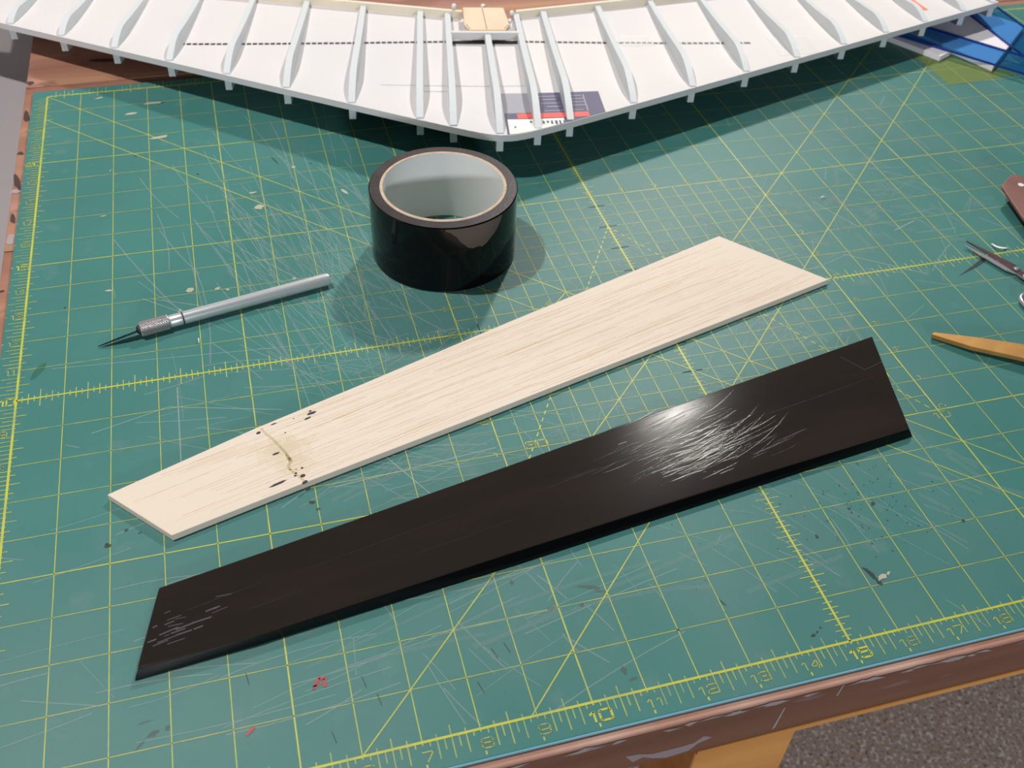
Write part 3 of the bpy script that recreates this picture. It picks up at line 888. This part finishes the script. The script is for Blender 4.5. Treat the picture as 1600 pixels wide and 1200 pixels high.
# carbon spar showing as a broken dark line across the bays
M_carbon = mat('carbon_spar', rgb(30, 30, 34), 0.35)
M_spartape = mat('spar_tape', rgb(200, 202, 206), 0.3, spec=0.6)
bar(-10.05, 8.7, sv, .12, -.01, .012, 30).build('carbon_spar', M_carbon, wing)
dash = MB()
u = -10.0
while u < 8.6:
    if not (-1.3 < u < .85):
        for q in bar(u, u + .05, sv, .13, .0, .016).v:
            pass
        mm = bar(u, u + .05, sv, .13, .0, .016)
        dash.add(mm.v, mm.f)
    u += .19
kind(dash.build('spar_stitches', M_spartape, wing), 'stuff')
bar(-1.40, .90, lambda u: 7.33, .16, -.01, .03).build('spar_gap_shade', M_carbon, wing)  # black strip thickens the spar and paints the shaded gap under the crossbar
bar(-1.38, .88, lambda u: 7.44, .14, .10, .36).build('crossbar', M_foam, wing, bevel=.01)
# plywood plate over the centre
pl = [(-.92, 9.5), (.50, 9.5), (.62, 7.98), (.46, 7.52), (-.76, 7.52), (-.92, 7.98)]
ply = MB().prism([W(a, b, 1.01 - .045 * (b - 7.5)) for a, b in pl], [W(a, b, 1.13 - .045 * (b - 7.5)) for a, b in pl]).build('plywood_plate', M_ply, wing, bevel=.02)
pe = MB().prism([W(-.75, 7.505, 1.015), W(.45, 7.505, 1.015), W(.45, 7.52, 1.015), W(-.75, 7.52, 1.015)], [W(-.75, 7.505, 1.115), W(.45, 7.505, 1.115), W(.45, 7.52, 1.115), W(-.75, 7.52, 1.115)]).build('plate_edge', M_plyedge, ply)
pc = MB()
for a, b in [((-.17, 7.56), (-.25, 9.45)), ((-.85, 8.0), (-.72, 7.58)), ((.42, 7.6), (.58, 8.0))]:
    qa, qb = W(a[0], a[1], 0), W(b[0], b[1], 0)
    za, zc = 1.132 - .045 * (a[1] - 7.5), 1.132 - .045 * (b[1] - 7.5)
    d = Vector((qb[0] - qa[0], qb[1] - qa[1]))
    n_ = Vector((-d.y, d.x)).normalized() * .012
    pc.add([(qa[0] + n_.x, qa[1] + n_.y, za), (qa[0] - n_.x, qa[1] - n_.y, za), (qb[0] - n_.x, qb[1] - n_.y, zc), (qb[0] + n_.x, qb[1] + n_.y, zc)], [(0, 1, 2, 3)])
pc.build('pencil_lines', M_pencil, ply, flat=True)
def patch(name, m, par, u0, u1, v0, v1, eps, n=8, left=None, right=None, le=.03):
    mb = MB()
    nvv = 4
    vv, ff = [], []
    for i in range(n + 1):
        u = u0 + (u1 - u0) * i / n
        a, b = max(v0, vLE(u) + le), v1
        if right:
            b = min(b, right(u))
        b = max(b, a + .001)
        for k in range(nvv + 1):
            v = a + (b - a) * k / nvv
            vv.append(W(u, v, zb(u, v) + TS + eps))
    for i in range(n):
        for k in range(nvv):
            ff.append((i * (nvv + 1) + k, (i + 1) * (nvv + 1) + k, (i + 1) * (nvv + 1) + k + 1, i * (nvv + 1) + k + 1))
    return mb.add(vv, ff).build(name, m, par, flat=True)
lab = patch('printed_label', M_navy, wing, .05, 3.02, 0, 3.18, .008, 14)
patch('dotted_field', M_halftone, lab, .05, .95, 1.68, 3.17, .012, 6)
patch('white_panel', M_labwhite, lab, .12, 1.75, 0, 1.24, .012, 8)
patch('red_stripe', M_labred, lab, .42, 2.52, 1.30, 1.64, .013, 8)
for (a, b, v0, v1) in [(1.15, 1.75, 2.86, 2.92), (1.25, 1.7, 2.62, 2.69), (1.2, 1.75, 2.34, 2.40), (1.35, 1.75, 2.08, 2.15), (2.1, 2.45, 2.86, 2.92), (2.1, 2.5, 2.62, 2.68), (2.12, 2.5, 2.38, 2.44), (2.12, 2.5, 2.14, 2.20), (2.50, 2.54, 1.7, 2.95), (1.25, 2.4, 1.78, 1.83)]:
    patch('text_line', M_halftone, lab, a, b, v0, v1, .013, 2)
for k in range(9):
    a = .75 + k * .12
    patch('text_line', M_navy, lab, a, a + random.uniform(.03, .08), .9 - .02 * k + random.uniform(0, .1), 1.08, .016, 1)
patch('text_line', M_navy, lab, .28, .33, .62, .75, .016, 1)
st_ = patch('orange_sticker', M_orange, wing, 15.45, 15.95, 9.75, 11.1, .008, 4)
patch('clear_tape', M_cleartape, wing, 4.35, 5.45, 6.95, 7.85, .012, 4)
patch('clear_tape', M_cleartape, wing, 9.35, 10.75, 5.6, 7.4, .012, 6)
for vv_, u0, u1 in [(3.75, -3.6, 1.0), (3.3, -2.3, -1.5)]:
    patch('pencil_line', M_halftone, wing, u0, u1, vv_, vv_ + .02, .006, 6)
# pins
PINL = ['white ball-headed pin left of the plywood plate, behind the wing', 'white ball-headed pin standing just behind the plywood plate', 'white ball-headed pin right of the plywood plate on the wing']
for (u, v, zc), lb in zip([(-1.22, 9.62, 1.02), (-.20, 9.72, .98), (.80, 9.42, .88)], PINL):
    q = W(u, v, 0)
    zb0 = .40
    pn = thing('ball_head_pin', q[0], q[1], zb0, lb, 'pin', 'pins in the wing centre')
    MB().lathe([(.001, -.095), (.067, -.067), (.095, 0), (.067, .067), (.001, .095)], 14, Matrix.Translation((q[0], q[1], zc))).build('head', M_pin, pn, smooth='all')
    MB().lathe([(.012, 0), (.012, zc - zb0 - .05)], 8, Matrix.Translation((q[0], q[1], zb0))).build('shaft', M_steel, pn)

# ------------------------------------------------------------------ things at the right
film = MB().slab([(29.23, 21.30), (29.25, 18.94), (32.20, 19.13), (31.95, 21.4)], ZP + .006, ZP + .008).build('yellow_film', M_yellowfilm)
tag(film, 'translucent yellow-green film lying flat on the mat under the boards', 'film')
bA = MB().slab([(29.89, 20.58), (30.50, 20.88), (29.35, 23.15), (28.40, 23.2)], .014, .20).build('foam_strip', M_board, bevel=.01)
tag(bA, 'narrow white foam strip beside the wider board, below the blue triangle', 'foam offcut')
bB = MB().slab([(31.31, 19.51), (34.50, 22.20), (33.30, 24.2), (29.78, 23.15)], .014, .21).build('foam_board', M_board, bevel=.01)
tag(bB, 'broad white foam board under the blue drafting triangle', 'foam board')
tri = thing('drafting_triangle', 32.3, 21.6, .212, 'transparent blue drafting triangle with a cut-out centre, on white foam boards', 'drafting triangle')
V1, V2, V3 = Vector((34.25, 15.80)), Vector((28.0, 23.83)), Vector((34.40, 25.6))
h1, h2, h3 = Vector((32.82, 19.90)), Vector((30.55, 22.82)), Vector((32.92, 23.95))
tz0, tz1 = .213, .285
vs = [(p.x, p.y, z) for z in (tz0, tz1) for p in (V1, V2, V3, h1, h2, h3)]
MB().add(vs, [(6, 9, 10, 7), (7, 10, 11, 8), (8, 11, 9, 6), (0, 1, 4, 3), (1, 2, 5, 4), (2, 0, 3, 5)]).build('sheet', M_blue, tri, flat=True)
for nm, pp in (('outer_edge', (V1, V2, V3)), ('inner_edge', (h1, h2, h3))):
    m = MB()
    for i in range(3):
        a, b = pp[i], pp[(i + 1) % 3]
        d = (b - a).normalized()
        n_ = Vector((-d.y, d.x)) * .011
        m.prism([(a.x + n_.x, a.y + n_.y, tz0), (b.x + n_.x, b.y + n_.y, tz0), (b.x - n_.x, b.y - n_.y, tz0), (a.x - n_.x, a.y - n_.y, tz0)],
                [(a.x + n_.x, a.y + n_.y, tz1), (b.x + n_.x, b.y + n_.y, tz1), (b.x - n_.x, b.y - n_.y, tz1), (a.x - n_.x, a.y - n_.y, tz1)])
    m.build(nm, M_blueedge, tri)

# small scissors, pointing away
sc = thing('scissors', 25.0, 8.9, ZP + .004, 'small steel scissors with slim blades lying at the right of the mat', 'scissors')
tipp, piv = Vector((24.27, 10.52)), Vector((24.90, 9.08))
ax = (tipp - piv).normalized()
pr = Vector((ax.y, -ax.x))          # to the right of the pointing direction
def blade(side, z, m):
    t = tipp + pr * side * .06
    pts = [t, piv + ax * .9 + pr * (side * .07 + .05), piv + ax * .15 + pr * (side * .06 + .10), piv - ax * .2 + pr * (.10 - side * .05), piv - ax * .25 - pr * (.06 + side * .05), piv + ax * .2 + pr * (side * .06 - .09), piv + ax * .9 + pr * (side * .07 - .05)]
    return MB().slab([(p.x, p.y) for p in pts], z, z + .055).build('blade', m, sc, bevel=.012)
blade(-1, .06, M_scissor)
blade(1, .12, M_scissor_dk)
MB().lathe([(.07, 0), (.07, .03), (.05, .045), (.001, .045)], 16, Matrix.Translation((piv.x, piv.y, .175))).build('pivot_screw', M_scissor, sc, smooth=True)
for side, z in ((-1, .10), (1, .12)):
    c = piv - ax * 1.2 + pr * side * .80
    sh = [piv - ax * .1 + pr * side * .02, piv - ax * .5 + pr * side * .12, piv - ax * .80 + pr * side * .50]
    MB().tube([(p.x, p.y, z) for p in sh], [.075, .06, .055], 10).build('shank', M_scissor_dk if side > 0 else M_scissor, sc, smooth='all')
    lp = []
    for k in range(25):
        a = 2 * math.pi * k / 24
        q = c + pr * .36 * math.cos(a) + ax * .52 * math.sin(a)
        lp.append((q.x, q.y, z))
    MB().tube(lp, .06, 8).build('finger_loop', M_scissor, sc, smooth='all')

# gold blade
gb = thing('gold_blade', 23.5, 5.9, ZP + .004, 'gold coloured tapering flat metal blade pointing left, below the scissors', 'blade')
def gz(x, y):
    return .03 + .055 * (math.hypot(x - 21.21, y - 7.28))
go = [(21.20, 7.25), (21.30, 7.31), (22.2, 6.84), (23.11, 6.30), (24.5, 5.55), (26.0, 4.7), (25.6, 4.05), (24.2, 4.98), (22.83, 5.84), (21.85, 6.58)]
MB().prism([(x, y, gz(x, y)) for x, y in go], [(x, y, gz(x, y) + .12) for x, y in go]).build('blade', M_gold, gb, bevel=.012)
hd = Vector((25.8, 4.37)) - Vector((22.97, 6.08))
hd.normalize()
hp = Vector((25.6, 4.5))
hn = Vector((-hd.y, hd.x))
pts = [hp + hn * .38, hp + hd * 3.6 + hn * .30, hp + hd * 3.8, hp + hd * 3.6 - hn * .30, hp - hn * .38]
MB().slab([(p.x, p.y) for p in pts], ZP + .006, .50).build('handle', M_handle, gb, bevel=.08)

# wooden handle; a pale disc stands for light showing through its hole
wh = thing('wooden_handle', 27.2, 9.6, ZP + .004, 'reddish brown flat tool handle with a pale disc for a lit hole, at the right frame edge', 'tool handle')
hpoly = [(26.52, 12.26), (26.58, 12.36), (27.12, 12.71), (27.24, 12.72), (27.50, 12.57), (27.75, 12.2), (28.2, 6.6), (26.0, 6.6), (26.28, 10.89)]
hz = lambda y: ZP + .006 + .43 * max(0.0, (y - 6.6)) / 6.0
MB().prism([(x, y, hz(y)) for x, y in hpoly], [(x, y, hz(y) + .09) for x, y in hpoly]).build('grip', M_handle, wh, bevel=.02, seg=2)
MB().lathe([(.085, 0), (.085, .012), (.055, .016), (.001, .006)], 16, Matrix.Translation((27.13, 12.23, hz(12.23) + .088))).build('lit_hole_disc', M_pin, wh, smooth=True)

# little scraps on the mat
def scrap(pts, wd, label, z=.012):
    vs, fs = [], []
    for k, (x, y) in enumerate(pts):
        h = z + .06 * math.sin(math.pi * k / (len(pts) - 1))
        d = Vector(pts[min(k + 1, len(pts) - 1)]) - Vector(pts[max(k - 1, 0)])
        n_ = Vector((-d.y, d.x)).normalized() * wd * (.35 + .65 * math.sin(math.pi * (k + .5) / len(pts)))
        vs += [(x + n_.x, y + n_.y, h), (x - n_.x, y - n_.y, h), (x - n_.x, y - n_.y, h + .012), (x + n_.x, y + n_.y, h + .012)]
    for k in range(len(pts) - 1):
        for j in range(4):
            fs.append((k * 4 + j, k * 4 + (j + 1) % 4, (k + 1) * 4 + (j + 1) % 4, (k + 1) * 4 + j))
    fs += [(3, 2, 1, 0), tuple((len(pts) - 1) * 4 + j for j in range(4))]
    o = MB().add(vs, fs).build('foam_crumb', M_white)
    return tag(o, label, 'scrap', 'foam scraps on the mat')
scrap([(25.12, 10.42), (25.10, 10.25), (25.15, 10.15), (25.28, 10.12), (25.42, 10.15)], .035, 'curled white scrap beside the scissors blades')
scrap([(21.50, 13.52), (21.58, 13.50), (21.66, 13.51)], .012, 'thin white sliver near the balsa panel tip')
scrap([(3.55, 12.30), (3.58, 12.33), (3.63, 12.30)], .012, 'tiny white crumb above the knife collar')
scrap([(3.95, 11.22), (3.96, 11.14), (3.96, 11.05)], .012, 'tiny white crumb below the knife collar')

for o in D.objects:
    if '_org' in o:
        del o['_org']
